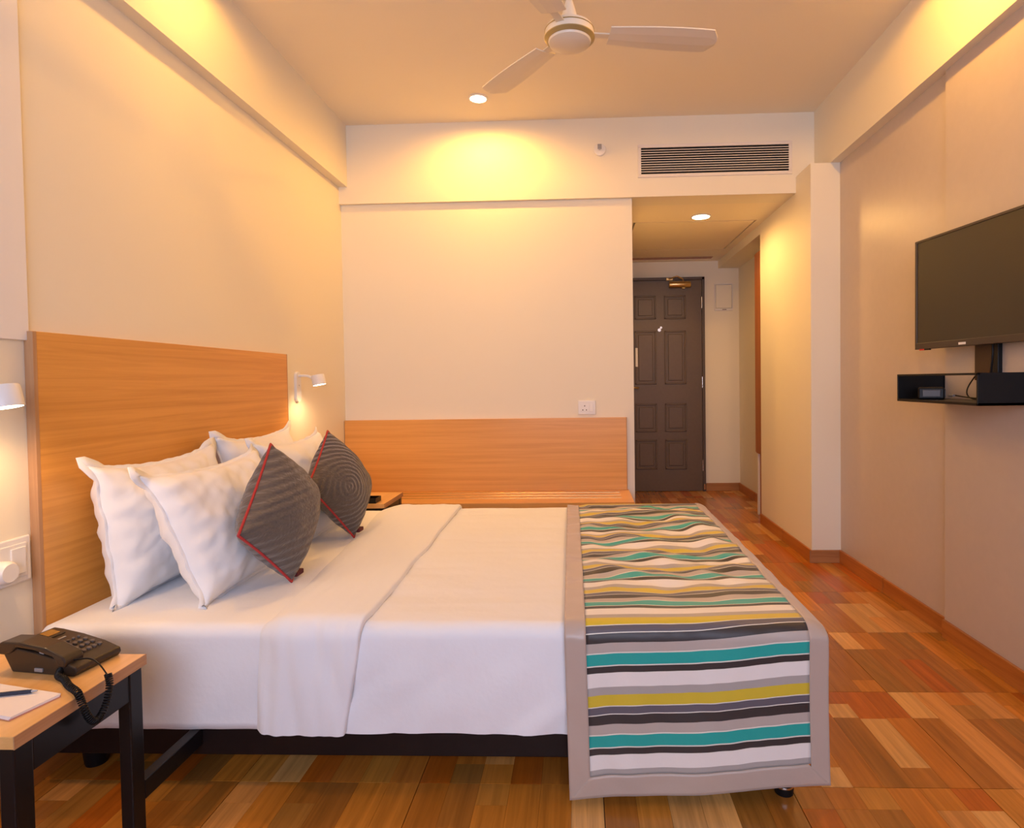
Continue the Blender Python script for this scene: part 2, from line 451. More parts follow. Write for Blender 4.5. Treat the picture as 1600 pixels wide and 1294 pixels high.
def seg_box(p, q, lo, hi):
    t0, t1 = 0., 1.
    for i in range(3):
        d = q[i] - p[i]
        if abs(d) < 1e-9:
            if p[i] < lo[i] or p[i] > hi[i]: return False
        else:
            a, b_ = (lo[i] - p[i]) / d, (hi[i] - p[i]) / d
            if a > b_: a, b_ = b_, a
            t0, t1 = max(t0, a), min(t1, b_)
    return t0 < t1
hiders = [((.04, 1.6, .1), (2.12, 3.1, .45)), ((1.5, 1.55, .04), (2.15, 1.57, .46)), ((0, 1.05, .36), (.5, 1.39, .47)), ((XP, 3.657, 0), (3.3, 4.66, 2)), ((-1, 3.9, 0), (1.885, 4.1, 2.2))]
def shown(p):
    best = 0
    for fx, fy in ((.5, .5), (.1, .1), (.9, .1), (.1, .9), (.9, .9)):
        q = (p[0] + (p[1] - p[0]) * fx, p[2] + (p[3] - p[2]) * fy, 0)
        s = project(q)
        if s and -5 < s[0] < 1605 and -5 < s[1] < 1299 and q[0] > 0 and q[0] < W and q[1] < YD and not any(seg_box(CAM, q, *h) for h in hiders): best += 1
    if not best: return 0
    c = [project((a, b_, 0)) for a, b_ in ((p[0], p[2]), (p[1], p[2]), (p[1], p[3]), (p[0], p[3]))]
    if any(q is None for q in c): return 0
    return best * abs(sum(c[i][0] * c[(i + 1) % 4][1] - c[(i + 1) % 4][0] * c[i][1] for i in range(4))) / 2
pieces.sort(key=shown, reverse=True)
cube_me = bpy.data.meshes.new('plank')
bm = bmesh.new(); bm_box(bm, (-.5, .5), (-.5, .5), (-1, 0)); bmesh.ops.recalc_face_normals(bm, faces=bm.faces); bm.to_mesh(cube_me); bm.free()
cube_me.materials.append(M['floor_i'])
floor_loc = fl.location.copy()
for p in pieces[:300]:
    o = bpy.data.objects.new('plank', cube_me); col.objects.link(o); o.parent = fl
    o.location = V(((p[0] + p[1]) / 2, (p[2] + p[3]) / 2, 0)) - floor_loc
    o.scale = (p[1] - p[0], p[3] - p[2], .0102); o.color = (*p[4], 1)
vs, fs, cs = [], [], []
for p in pieces[300:]:
    n0 = len(vs)
    for z in (-.0102, 0):
        vs += [(p[0], p[2], z), (p[1], p[2], z), (p[1], p[3], z), (p[0], p[3], z)]
    fs += [tuple(n0 + i for i in q) for q in ((4, 5, 6, 7), (0, 1, 5, 4), (1, 2, 6, 5), (2, 3, 7, 6), (3, 0, 4, 7))]
    cs += [p[4]] * 5
me = bpy.data.meshes.new('plank_field'); me.from_pydata(vs, [], fs)
at = me.attributes.new('tone', 'FLOAT_COLOR', 'FACE')
for i, c in enumerate(cs): at.data[i].color = (*c, 1)
tag(link('plank_field', me, M['floor_s'], fl), 'remaining floor planks', kind='stuff')

# skirting of cut tiles
def skirting(name, label, axis, const, a0, a1, side, h=.076, step=.5, first=None):
    """axis: direction of run; const: wall face; side: +1/-1 direction into the room"""
    t = .012
    lo, hi = sorted((const, const + side * .005))
    b = box(name, (a0, a1) if axis == 'x' else (lo, hi), (lo, hi) if axis == 'x' else (a0, a1), (0, h - .002), M['grout'])
    structure(b, label, 'baseboard')
    y = a0; k = 0
    while y < a1 - .01:
        e = min(a1, y + (first if (k == 0 and first) else step))
        tt = t + (k % 2) * .0015
        lo, hi = sorted((const, const + side * tt)); rr = (y + .002, e - .002)
        box('skirting_tile', rr if axis == 'x' else (lo, hi), (lo, hi) if axis == 'x' else rr, (0, h + (k % 3) * .001), M['skirtx' if axis == 'x' else 'skirt'], b, bevel=.0015, seg=1)
        y = e; k += 1
skirting('baseboard_left', 'wood-look tile skirting along the headboard wall', 'y', 0, Y0, 3.93, 1, first=.45)
skirting('baseboard_right', 'wood-look tile skirting along the television wall beyond the proud panel', 'y', W, 2.60, 3.657, -1, step=.53)
skirting('baseboard_near', 'wood-look tile skirting along the proud television wall panel', 'y', W - .016, Y0, 2.60, -1, step=.53, first=.35)
skirting('baseboard_pillar', 'short pale wood-look skirting across the front of the white pillar', 'x', 3.657, XP - .012, W, -1)
skirting('baseboard_passage', 'wood-look tile skirting along the right passage wall', 'y', XP, 3.657, 4.66, -1)
skirting('baseboard_end', 'short wood-look skirting right of the entrance door', 'x', YD, 2.775, 3.11, -1)
skirting('baseboard_niche', 'wood-look skirting inside the shallow passage niche', 'y', 3.11, 5.02, YD, -1)

# ------------------------------------------------------------------ entrance door
dr = bpy.data.objects.new('door_1', None); col.objects.link(dr); dr.location = (2.335, YD, 0)
structure(dr, 'dark brown panelled entrance door at the end of the passage', 'door')
box('door_frame', (2.742, 2.768), (YD - .045, YD), (0, 2.105), M['doorframe'], dr, .002)
box('door_frame', (1.900, 1.928), (YD - .045, YD), (0, 2.105), M['doorframe'], dr, .002)
box('door_frame', (1.900, 2.768), (YD - .045, YD), (2.078, 2.105), M['doorframe'], dr, .002)
leaf = box('door_leaf', (1.929, 2.741), (YD - .028, YD - .001), (.006, 2.077), M['door'], dr, .001)
def moulding(x, z):
    bm = bmesh.new(); y = YD - .028
    for a, b_ in (((x[0], x[1]), (z[0], z[0] + .016)), ((x[0], x[1]), (z[1] - .016, z[1])), ((x[0], x[0] + .016), (z[0], z[1])), ((x[1] - .016, x[1]), (z[0], z[1]))):
        bm_box(bm, a, (y - .010, y + .002), b_, .004, 1)
    bm_box(bm, (x[0] + .034, x[1] - .034), (y - .006, y + .002), (z[0] + .034, z[1] - .034), .005, 1)
    to_obj('door_panel', bm, M['door'], leaf)
for x in ((2.085, 2.295), (2.375, 2.585)):
    for z in ((1.70, 1.93), (1.06, 1.585), (.59, .87), (.22, .515)): moulding(x, z)
for z in (1.80, 1.02, .20):
    lathe('hinge', [(.007, 0), (.007, .11)], (2.742, YD - .034, z), M['chrome'], dr, 12)
# closer: body, arm
cl = lathe('door_closer', [(.028, 0), (.032, .008), (.032, .20), (.028, .208)], (2.42, YD - .066, 2.03), M['brass'], dr, 20, axis='x')
box('closer_bracket', (2.545, 2.575), (YD - .072, YD - .026), (1.99, 2.062), M['brass'], cl, .003)
tube('closer_arm', [(2.56, YD - .066, 2.055), (2.55, YD - .07, 2.085), (2.49, YD - .11, 2.105), (2.42, YD - .055, 2.085)], .007, M['brass'], cl)
box('arm_shoe', (2.395, 2.46), (YD - .06, YD - .044), (2.072, 2.098), M['brass'], cl, .003)
lathe('peephole', [(.016, 0), (.016, .010), (.009, .016)], (2.325, YD - .045, 1.592), M['chrome'], dr, 16, axis='y')
lathe('peephole_cover', [(.011, 0), (.011, .008)], (2.342, YD - .045, 1.615), M['chrome'], dr, 16, axis='y')
lv = lathe('door_lever', [(.024, 0), (.024, .012), (.012, .016), (.012, .03)], (2.0, YD - .058, 1.03), M['brass'], dr, 16, axis='y')
tube('lever_bar', [(2.0, YD - .062, 1.03), (2.06, YD - .066, 1.03), (2.118, YD - .064, 1.028)], .008, M['brass'], lv)
box('door_guard', (2.088, 2.112), (YD - .048, YD - .027), (1.235, 1.42), M['white'], dr, .003)
box('door_stop', (2.745, 2.765), (YD - .055, YD - .044), (.02, .075), M['chrome'], dr, .002)

ap = thing('access_panel', (2.96, YD, 1.78), 'small white square access panel beside the entrance door', 'access panel')
for a_, b_ in (((2.872, 2.879), (1.775, 2.037)), ((3.041, 3.048), (1.775, 2.037)), ((2.879, 3.041), (1.775, 1.795)), ((2.879, 3.041), (2.030, 2.037))):
    box('panel_rim', a_, (YD - .014, YD + .002), b_, M['white'], ap, .001)
box('panel_door', (2.884, 3.036), (YD - .013, YD + .001), (1.80, 2.025), M['wall'], ap, .001)
box('panel_latch', (2.945, 2.985), (YD - .016, YD - .012), (1.781, 1.788), M['doorframe'], ap)

wd = thing('wardrobe', (3.035, 4.82, 0), 'narrow brown wooden wardrobe unit in the passage niche', 'wardrobe')
box('upper_cabinet', (2.965, 3.112), (4.655, 4.985), (.50, 2.11), M['brown'], wd, .002)
box('post', (2.972, 3.112), (4.955, 4.985), (0, .50), M['panelwhite'], wd, .001)
box('lower_side', (2.985, 3.112), (4.655, 4.955), (.0, .50), M['brown'], wd, .001)
box('cabinet_door', (2.958, 2.966), (4.665, 4.980), (.51, 2.10), M['brown'], wd, .001)

# ------------------------------------------------------------------ ceiling fittings
def downlight(x, y, z, label, power, r=.046, group=None, tint=LAMP, blend=.55, lamp='downlight_lamp'):
    t = thing('downlight', (x, y, z), label, 'downlight', group)
    lathe('trim_ring', [(r + .012, -.001), (r + .012, -.004), (r + .002, -.008), (r, -.004), (r, .004), (r + .012, .004)], (0, 0, 0), M['white'], t, 32, local=True)
    lathe('diffuser', [(r + .001, -.0045), (r * .5, -.006), (.002, -.0065)][::-1] + [(r + .001, -.003)], (0, 0, 0), M['glow'], t, 32, local=True)
    ld = bpy.data.lights.new(lamp, 'SPOT'); ld.energy = power; ld.color = tint; ld.spot_size = math.radians(178); ld.spot_blend = blend; ld.shadow_soft_size = .045
    lo = bpy.data.objects.new(lamp, ld); col.objects.link(lo); lo.parent = t; lo.location = (0, 0, -.012)
downlight(.965, 3.578, H, 'round glowing downlight in the bedroom ceiling close to the back wall beam', P_DOWN)
downlight(.36, 2.20, H, 'round glowing downlight in the ceiling beside the beam over the headboard', P_DOWN * .46, blend=.30, lamp='downlight_headboard_offscreen')
downlight(2.72, 2.20, H, 'round glowing downlight in the ceiling beside the beam over the television', P_DOWN * .95, blend=.16, lamp='downlight_television_offscreen')
downlight(2.415, 4.396, ZP, 'round glowing downlight in the lowered passage ceiling', P_PASSAGE, .060, tint=(1, .52, .13))

fx, fy, fz = 1.515, 2.314, 2.355
fan = thing('ceiling_fan', (fx, fy, fz), 'cream three-blade ceiling fan hanging on a rod', 'ceiling fan')
lathe('motor_housing', [(.020, .0), (.055, .004), (.078, .014), (.082, .024), (.090, .032), (.092, .058), (.086, .072), (.045, .086), (.020, .095)], (0, 0, 0), M['fan'], fan, 48, local=True)
lathe('ring', [(.0835, .021), (.0925, .029), (.0945, .031), (.0945, .034), (.090, .036)], (0, 0, 0), M['fanring'], fan, 48, local=True)
lathe('ring', [(.0915, .056), (.0935, .058), (.0915, .061)], (0, 0, 0), M['fanring'], fan, 48, local=True)
lathe('rod', [(.012, .08), (.012, H - fz - .02)], (0, 0, 0), M['fan'], fan, 16, local=True)
lathe('lower_cup', [(.014, .17), (.034, .10), (.036, .088)], (0, 0, 0), M['fan'], fan, 24, local=True)
lathe('ceiling_canopy', [(.014, H - fz - .10), (.045, H - fz - .03), (.06, H - fz - .004), (.06, H - fz + .002)], (0, 0, 0), M['fan'], fan, 32, local=True)
for k, ang in enumerate((9, 129, 249)):
    R = Matrix.Rotation(math.radians(ang), 4, 'Z')
    n_ = 16; prof = []
    for i in range(n_ + 1):
        u = i / n_; rr = .15 + u * .42
        wdt = (.048 + .018 * math.sin(u * 2.2)) * (1 if u < .93 else math.sqrt(max(.05, 1 - ((u - .93) / .075) ** 2)))
        prof.append((rr, wdt))
    bm = bmesh.new(); top = []
    for rr, wdt in prof:
        row = []
        for s in (-1, -.4, .3, 1):
            for dz in (.0022, -.0022):
                row.append(bm.verts.new(R @ V((rr, s * wdt, .052 - .10 * s * wdt - .004 * (1 - s * s) + dz))))
        top.append(row)
    for a, b_ in zip(top, top[1:]):
        for q in range(3):
            bm.faces.new((a[q * 2], a[q * 2 + 2], b_[q * 2 + 2], b_[q * 2])); bm.faces.new((a[q * 2 + 1], b_[q * 2 + 1], b_[q * 2 + 3], a[q * 2 + 3]))
        bm.faces.new((a[0], b_[0], b_[1], a[1])); bm.faces.new((a[6], a[7], b_[7], b_[6]))
    bm.faces.new([top[0][i] for i in (0, 2, 4, 6, 7, 5, 3, 1)]); bm.faces.new([top[-1][i] for i in (0, 2, 4, 6, 7, 5, 3, 1)])
    bl = to_obj('blade', bm, M['fan'], fan, True, False)
    box('blade_iron', (.082, .20), (-.016, .016), (.048, .053), M['fan'], fan, .002, 1, local=True, mtx=R)

av = thing('air_vent', (2.405, YB, 2.40), 'long rectangular louvred air vent in the beam above the passage', 'air vent')
vx, vz, yf = (1.935, 2.873), (2.398, 2.575), YB
box('vent_frame', (vx[0] - .012, vx[1] + .012), (yf - .008, yf + .001), (vz[0] - .014, vz[0] + .006), M['vent'], av, .002)
box('vent_frame', (vx[0] - .012, vx[1] + .012), (yf - .008, yf + .001), (vz[1] - .006, vz[1] + .014), M['vent'], av, .002)
box('vent_frame', (vx[0] - .012, vx[0] + .008), (yf - .008, yf + .001), (vz[0], vz[1]), M['vent'], av, .002)
box('vent_frame', (vx[1] - .008, vx[1] + .012), (yf - .008, yf + .001), (vz[0], vz[1]), M['vent'], av, .002)
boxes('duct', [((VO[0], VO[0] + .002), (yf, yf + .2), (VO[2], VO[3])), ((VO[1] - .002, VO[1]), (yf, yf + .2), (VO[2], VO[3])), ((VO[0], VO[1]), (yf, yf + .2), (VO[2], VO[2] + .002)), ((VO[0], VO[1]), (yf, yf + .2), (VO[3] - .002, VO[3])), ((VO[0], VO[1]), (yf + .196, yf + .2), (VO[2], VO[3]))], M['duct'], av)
ns = 10; pitch_ = (vz[1] - vz[0] - .012) / (ns + 1)
for i in range(ns):
    z = vz[0] + .006 + pitch_ * (i + 1)
    box('slat', (vx[0] + .006, vx[1] - .006), (yf - .0065, yf + .001), (z - .0020, z + .0020), M['vent'], av)

sp = thing('sprinkler', (1.683, YB, 2.567), 'small round wall sprinkler head left of the air vent', 'sprinkler')
lathe('cover_ring', [(.036, 0), (.040, -.004), (.036, -.012), (.014, -.016)], (1.683, YB + .001, 2.565), M['white'], sp, 28, axis='y')
box('sprinkler_frame', (1.668, 1.694), (YB - .034, YB - .028), (2.560, 2.592), M['silver'], sp, .002)
box('sprinkler_body', (1.674, 1.688), (YB - .032, YB - .008), (2.558, 2.574), M['chrome'], sp, .002)

# ------------------------------------------------------------------ headboard wall fittings
hb = thing('headboard', (.02, 2.36, .10), 'large flat honey-coloured wooden headboard on the wall', 'headboard')
box('panel', (.0, .025), (1.645, 3.095), (.12, 1.262), M['head'], hb, .0015)
box('edge_band', (.0, .0255), (1.632, 1.645), (.12, 1.262), M['edgez'], hb, .001)
box('edge_band', (.0, .0255), (3.095, 3.100), (.12, 1.262), M['edgez'], hb, .001)

def bed_lamp(y, z0, label, tilt):
    t = thing('reading_lamp', (0, y, z0), label, 'wall lamp', 'reading lamps on the headboard wall')
    n = 14; out = []
    for i in range(n + 1):
        a = math.pi * i / n; out.append((.027 * math.cos(a), .1375 + .027 * math.sin(a)))
    for i in range(n + 1):
        a = math.pi + math.pi * i / n; out.append((.027 * math.cos(a), .027 + .027 * math.sin(a)))
    bm = bmesh.new(); A = [bm.verts.new((0, p[0], p[1])) for p in out]; B = [bm.verts.new((.014, p[0] * .96, .082 + (p[1] - .082) * .99)) for p in out]
    bm.faces.new(A); bm.faces.new(B)
    for i in range(len(A)): bm.faces.new((A[i], A[(i + 1) % len(A)], B[(i + 1) % len(A)], B[i]))
    pl = to_obj('back_plate', bm, M['lampw'], t, True)
    lathe('plate_screw', [(.004, .0135), (.004, .0155)], (0, 0, .09), M['chrome'], pl, 12, axis='x', local=True)
    tube('arm', smooth_path([(.010, 0, .142), (.045, 0, .142), (.066, 0, .140), (.088, 0, .128)], 14), .0075, M['lampw'], t, 10, local=True)
    R = Matrix.Rotation(tilt, 3, 'Y')
    lathe('shade', [(.004, .0295), (.032, .028), (.0345, .024), (.036, -.026), (.033, -.027), (.031, -.020), (.004, -.019)], (.122, 0, .118), M['lampw'], t, 36, local=True, rot=R)
    lathe('diffuser', [(.003, -.022), (.032, -.022), (.032, -.0265), (.003, -.0275)], (.122, 0, .118), M['glowb'], t, 32, local=True, rot=R)
    ld = bpy.data.lights.new('reading_bulb', 'SPOT'); ld.energy = P_BED; ld.color = (1, .56, .24); ld.spot_size = math.radians(165); ld.spot_blend = .6; ld.shadow_soft_size = .028
    lo = bpy.data.objects.new('reading_bulb', ld); col.objects.link(lo); lo.parent = t; lo.location = V((.122, 0, .118)) + R @ V((0, 0, -.034)); lo.rotation_euler = (0, tilt, 0)
bed_lamp(1.445, .965, 'small white reading lamp on the wall above the nightstand with the telephone', math.radians(-11))
bed_lamp(3.25, 1.01, 'small white reading lamp between the headboard and the back wall bench', math.radians(-11))

def switch_plate(name, label, place, kind):
    """place: function local (a across, b up, d out) -> world"""
    t = thing(name, place(0, 0, 0), label, 'switch plate')
    def pc_(nm, a, b_, d, m, par, bev=.002):
        p, q = place(a[0], b_[0], d[0]), place(a[1], b_[1], d[1])
        xs = [sorted((p[i], q[i])) for i in range(3)]
        return box(nm, *xs, m, par, bev)
    return t, pc_
t, pb = switch_plate('switch_plate', 'white socket and switch plate with a round plug next to the headboard', lambda a, b_, d: V((d, 1.545 + a, .637 + b_)), 0)
pb('cover_plate', (-.095, .078), (-.062, .062), (0, .009), M['white'], t, .004)
pb('inner_frame', (-.085, .062), (-.046, .046), (.008, .013), M['white'], t, .002)
pb('switch_rocker', (.012, .055), (-.036, .036), (.012, .017), M['white'], t, .002)
pl = lathe('plug', [(.030, 0), (.030, .022), (.024, .030)], (.012, 1.528, .620), M['white'], t, 24, axis='x')
pb('switch_rocker', (-.078, -.05), (-.036, .036), (.012, .017), M['white'], t, .002)
t, pb = switch_plate('switch_plate', 'white socket and switch plate on the wall just above the bench panel', lambda a, b_, d: V((1.581 + a, YW - d, .932 + b_)), 1)
pb('cover_plate', (-.057, .057), (-.046, .046), (0, .009), M['white'], t, .004)
pb('socket_face', (-.040, .012), (-.028, .022), (.008, .012), M['white'], t, .001)
pb('switch_rocker', (.016, .040), (-.028, .022), (.008, .014), M['white'], t, .002)
for a, b_ in ((-.014, .010), (-.026, -.016), (-.003, -.016)): pb('socket_hole_shade', (a - .003, a + .003), (b_ - .004, b_ + .004), (.0115, .0125), M['doorframe'], t, 0)  # dark blocks painted in for the shade inside the socket holes
pb('neon_bar', (-.05, .05), (.030, .040), (.0085, .0105), M['white'], t, .001)

# ------------------------------------------------------------------ luggage bench
bn = thing('luggage_bench', (.92, 3.7, 0), 'long honey-coloured luggage bench with a tall back panel', 'bench')
box('back_panel', (.003, 1.832), (3.900, YW), (.40, .866), M['bench'], bn, .0015)
box('panel_edge', (1.832, 1.836), (3.900, YW), (.40, .866), M['edgez'], bn)
seat = box('seat', (.003, 1.845), (3.500, YW), (.368, .400), M['bench'], bn, .0015)
for y in (3.650, 3.735, 3.820):
    box('metal_strip', (.08, 1.78), (y - .006, y + .006), (.399, .4035), M['brass'], seat, .001, 1)
box('front_panel', (.01, .745), (3.575, 3.59), (.0, .368), M['brown'], bn)
box('front_panel', (.775, 1.80), (3.575, 3.59), (.0, .368), M['brown'], bn)
for x in (.745, 1.78): box('upright', (x, x + .03), (3.555, YW), (.0, .368), M['edgez'], bn, .001)

# ------------------------------------------------------------------ bed
YN, YF = 1.580, 3.118      # near and far faces of the bedding
bed = thing('bed', (1.08, 2.35, 0), 'black low bed frame on round feet under white bedding', 'bed')
box('side_rail', (.045, 2.105), (1.604, 1.629), (.094, .174), M['blackw'], bed, .003)
box('side_rail', (.045, 2.105), (3.069, 3.094), (.094, .174), M['blackw'], bed, .003)
box('end_rail', (2.08, 2.105), (1.617, 3.081), (.094, .174), M['blackw'], bed, .003)
box('end_rail', (.045, .07), (1.617, 3.081), (.094, .174), M['blackw'], bed, .003)
for i in range(9):
    x = .13 + i * .23
    box('bed_slat', (x, x + .09), (1.617, 3.081), (.150, .168), M['blackw'], bed, .002)
for x, y in ((2.066, 1.615), (2.066, 3.08)):
    lg = lathe('leg', [(.024, 0), (.025, .01), (.025, .10)], (x, y, 0), M['blackp'], bed, 24)
    lathe('leg_ring', [(.0255, .020), (.0257, .0225), (.0255, .025)], (x, y, 0), M['chrome'], lg, 24)
for x, y in ((.10, 1.715), (.10, 2.985)):
    lathe('leg', [(.028, 0), (.030, .008), (.042, .12)], (x, y, 0), M['blackp'], bed, 28)
    box('leg_plate', (x - .06, x + .06), (y - .06, y + .06), (.11, .15), M['blackw'], bed)

def section(y0, y1, zb, zt, r):
    """outline from the near hem, over the top, to the far hem: list of (y, z, ny, nz, arc)"""
    pts = []
    def add(y, z, ny, nz_): 
        a = 0 if not pts else pts[-1][4] + math.hypot(y - pts[-1][0], z - pts[-1][1])
        pts.append((y, z, ny, nz_, a))
    n = 14
    for i in range(n): add(y0, zb + (zt - r - zb) * i / n, -1, 0)
    for i in range(9):
        a = math.pi / 2 * i / 8; add(y0 + r - r * math.cos(a), zt - r + r * math.sin(a), -math.cos(a), math.sin(a))
    m_ = 64
    for i in range(1, m_): add(y0 + r + (y1 - y0 - 2 * r) * i / m_, zt, 0, 1)
    for i in range(9):
        a = math.pi / 2 * i / 8; add(y1 - r + r * math.sin(a), zt - r + r * math.cos(a), math.sin(a), math.cos(a))
    for i in range(1, n + 1): add(y1, zt - r - (zt - r - zb) * i / n, 1, 0)
    return pts

def drape(name, sec, xs, xfun, off, wr, m, parent=None, cap=(False, False), under=False):
    """sweep the outline along x; xfun(k, a01) gives x; off(k) extra offset; wr(x, y, z, k) wrinkle height"""
    nx = len(xs); ns_ = len(sec); L = sec[-1][4]
    verts = []
    for k in range(nx):
        for (y, z, ny, nz_, a) in sec:
            x = xfun(xs[k], a / L)
            d = off(xs[k]) + wr(x, y, z, ny, nz_)
            verts.append((x, y + ny * d, z + nz_ * d))
    faces = [(k * ns_ + j, (k + 1) * ns_ + j, (k + 1) * ns_ + j + 1, k * ns_ + j + 1) for k in range(nx - 1) for j in range(ns_ - 1)]
    if under: faces += [(k * ns_, k * ns_ + ns_ - 1, (k + 1) * ns_ + ns_ - 1, (k + 1) * ns_) for k in range(nx - 1)]
    if cap[0]: faces.append(tuple(range(ns_)))
    if cap[1]: faces.append(tuple((nx - 1) * ns_ + j for j in range(ns_ - 1, -1, -1)))
    me = bpy.data.meshes.new(name); me.from_pydata(verts, [], faces)
    o = link(name, me, m, parent, smooth=True)
    return o

# mattress in its fitted sheet
sec_m = section(YN + .012, YF - .014, .172, .452, .035)
xm = [0, .006, .018, .04] + [.04 + i * .04 for i in range(1, 51)] + [2.07, 2.085, 2.095, 2.1]
def m_off(x):
    e = min(x - 0, 2.1 - x)
    return -.03 * (1 - min(1, e / .04)) ** 2
mt = drape('mattress', sec_m, xm, lambda x, a: .028 + x * (2.109 / 2.1), m_off,
           lambda x, y, z, ny, nz_: (.006 * nz(x * 7 - z * 5, z * 3, 3) + .006 * nz(x * 19 - z * 12, z * 6, 1)) * abs(ny) * (1 if x < .66 else .25) + .003 * nz(x * 5, y * 5) * (1 if x < .66 else .4), M['sheet'], cap=(True, True), under=True)
tag(mt, 'thick mattress in a white fitted sheet on the black bed frame', 'mattress')

# top sheet
sec_d = section(YN + .004, YF - .004, .168, .459, .038)
xd_ = [.70 + i * .0205 for i in range(68)] + [2.108, 2.118, 2.125]
def d_wr(x, y, z, ny, nz_):
    side = .007 * nz(x * 4 + z * 5, z * 2, 5) + .008 * nz(x * 13 - z * 15, z * 5, 8) * max(.25, 1.25 - 4 * (z - .17)) + .003 * nz(x * 34 - z * 9, z * 8, 2)
    top = .004 * nz(x * 3, y * 8, 2) + .0024 * nz(x * 4, y * 26, 9)
    return max(-.004, side) * abs(ny) + top * abs(nz_)
dv = drape('top_sheet', sec_d, xd_, lambda x, a: x - .14 * max(0, a - .2) * (1 if x < .71 else 0), lambda x: -.02 * max(0, (x - 2.095) / .03) ** 2, d_wr, M['sheet'], cap=(False, True))
tag(dv, 'white top sheet covering the lower part of the mattress', 'sheet')
# turned-down band at its head end
sec_b = section(YN + .001, YF - .001, .172, .462, .040)
def b_x(t, a):
    a2 = max(0, min(1, (a - .17) / .66))
    s_ = max(0, (.17 - a) / .17)
    xl = .672 - .16 * a2 - .02 * s_ + .010 * nz(a * 7, 3); xr = .955 - .035 * a2 - .055 * s_ ** 1.3 + .006 * nz(a * 9, 8)
    return xl + (xr - xl) * min(1, t)
def b_off(t):
    if t > 1.0: return -.002
    e0 = min(1, t / .30); e1 = min(1, (1.0 - t) / .05)
    return -.012 + .030 * math.sin(e0 * math.pi / 2) ** .8 - .006 * (1 - math.sqrt(max(0, 1 - (1 - e1) ** 2)))
def b_wr(x, y, z, ny, nz_):
    fold = .010 * max(0, nz((x + .12 * (y - 1.6)) * 22 + z * 3, y * 1.4 + z * 2, 4)) * math.exp(-((y - 1.7) / .35) ** 2)
    return (.007 * nz(x * 15 + z * 5, z * 3 + y * 3, 6) + .004 * nz(x * 38, z * 4 + y * 2, 11)) * (.35 + 1.0 * abs(ny)) + fold * (.5 + .6 * abs(ny))
tb = [0, .03, .06] + [.10 + i * .03 for i in range(28)] + [.93, .95, .97, .985, .995, 1.0, 1.001]
bd = drape('sheet_fold', sec_b, tb, b_x, b_off, b_wr, M['sheet'], dv)

# ------------------------------------------------------------------ bed runner
hem_l, hem_r = .014, .058
def r_surface(x, s):
    """x across the runner, s in 0..1 along it from the near hem to the far hem"""
    zt, r = .470, .045
    y0, y1 = YN - .016, YF + .014
    u = (x - 1.465) / (2.165 - 1.465)
    zb = hem_l + (hem_r - hem_l) * u + .004 * math.sin(u * 9)
    l1 = zt - r - zb; l2 = math.pi / 2 * r; l3 = y1 - y0 - 2 * r; l4 = l2; l5 = .24
    L = l1 + l2 + l3 + l4 + l5; d = s * L
    if d < l1: y, z, ny, nz_ = y0, zb + d, -1, 0
    elif d < l1 + l2:
        a = (d - l1) / r; y, z, ny, nz_ = y0 + r - r * math.cos(a), zt - r + r * math.sin(a), -math.cos(a), math.sin(a)
    elif d < l1 + l2 + l3: y, z, ny, nz_ = y0 + r + d - l1 - l2, zt, 0, 1
    elif d < l1 + l2 + l3 + l4:
        a = (d - l1 - l2 - l3) / r; y, z, ny, nz_ = y1 - r + r * math.sin(a), zt - r + r * math.cos(a), math.sin(a), math.cos(a)
    else: y, z, ny, nz_ = y1, zt - r - (d - l1 - l2 - l3 - l4), 1, 0
    edge = min(1, min(x - 1.465, 2.165 - x) / .12) * .75 + .25
    ramp = min(1, max(0, (y - 1.62) / .35))
    h = nz_ * ramp * edge * (.024 * (nz(x * 5.2 + y * 1.5, y * 7.5, 2) + .35) + .011 * nz(x * 12, y * 17, 5))
    h += abs(ny) * (.006 * nz(x * 9, z * 2.0, 7) + .003 * nz(x * 22 + z * 9, z * 7, 3)) * min(1, d / .05 + .4)
    if y > 3: h = min(h, .004)
    h = max(h, -.004)
    # the foot edge hangs over the end of the mattress
    fall = max(0, x - 2.115); drop = 7.5 * fall * fall * nz_
    flare = .012 * max(0, (.25 - z) / .25) * (1 if ny < 0 else 0)
    shift = .010 * (1 - u) * max(0, (.46 - z) / .46) * (1 if ny < 0 else 0)
    if nz_ > .5: shift -= .022 * (1 - u) * (y - 1.6) / 1.5
    return V((x + shift, y + ny * h - flare, z + nz_ * h - drop)), d, L
def warp(x, y): return .010 * nz(x * 4.5, y * 3, 12) + .004 * nz(x * 13, y * 8, 4)
XL, XR, BW = 1.487, 2.165, .056
SB = .0225; ST = .97
PERIOD = .212
run = thing('bed_runner', (1.81, 2.35, .01), 'multicoloured striped bed runner with a beige satin border across the foot of the bed', 'bed runner')
def c_fn(a, b_):
    x = XL + BW + (XR - XL - 2 * BW + .008) * a
    p, d, L = r_surface(x, SB + .001 + (ST - SB) * b_)
    return p
def c_uv(a, b_):
    x = XL + BW + (XR - XL - 2 * BW) * a
    p, d, L = r_surface(x, SB + .001 + (ST - SB) * b_)
    k = max(0, min(1, (p.y - 1.60) / .3))
    # stripes run level across the hanging part; the print starts at the hem border
    return (((d - .050 + k * warp(x, p.y)) / -PERIOD) + 20.255, a)
o = grid('striped_centre', 64, 330, c_fn, M['stripe'], run, c_uv); solid(o, .004)
def strip(xa, xb, sa, sb, nu, nv, mitre=0):
    def fn(a, b_):
        s = sa + (sb - sa) * b_
        x = xa + (xb - xa) * a
        p, d, L = r_surface(x, s); return p + V((0, -.0025 if p.z < .44 and p.y < 2 else 0, .0025 if p.z > .40 else 0))
    return grid('border', nu, nv, fn, M['satin'], run)
solid(strip(XL, XL + BW, 0, 1, 10, 330), .006)
solid(strip(XR - BW + .008, XR, 0, 1, 12, 330), .006)
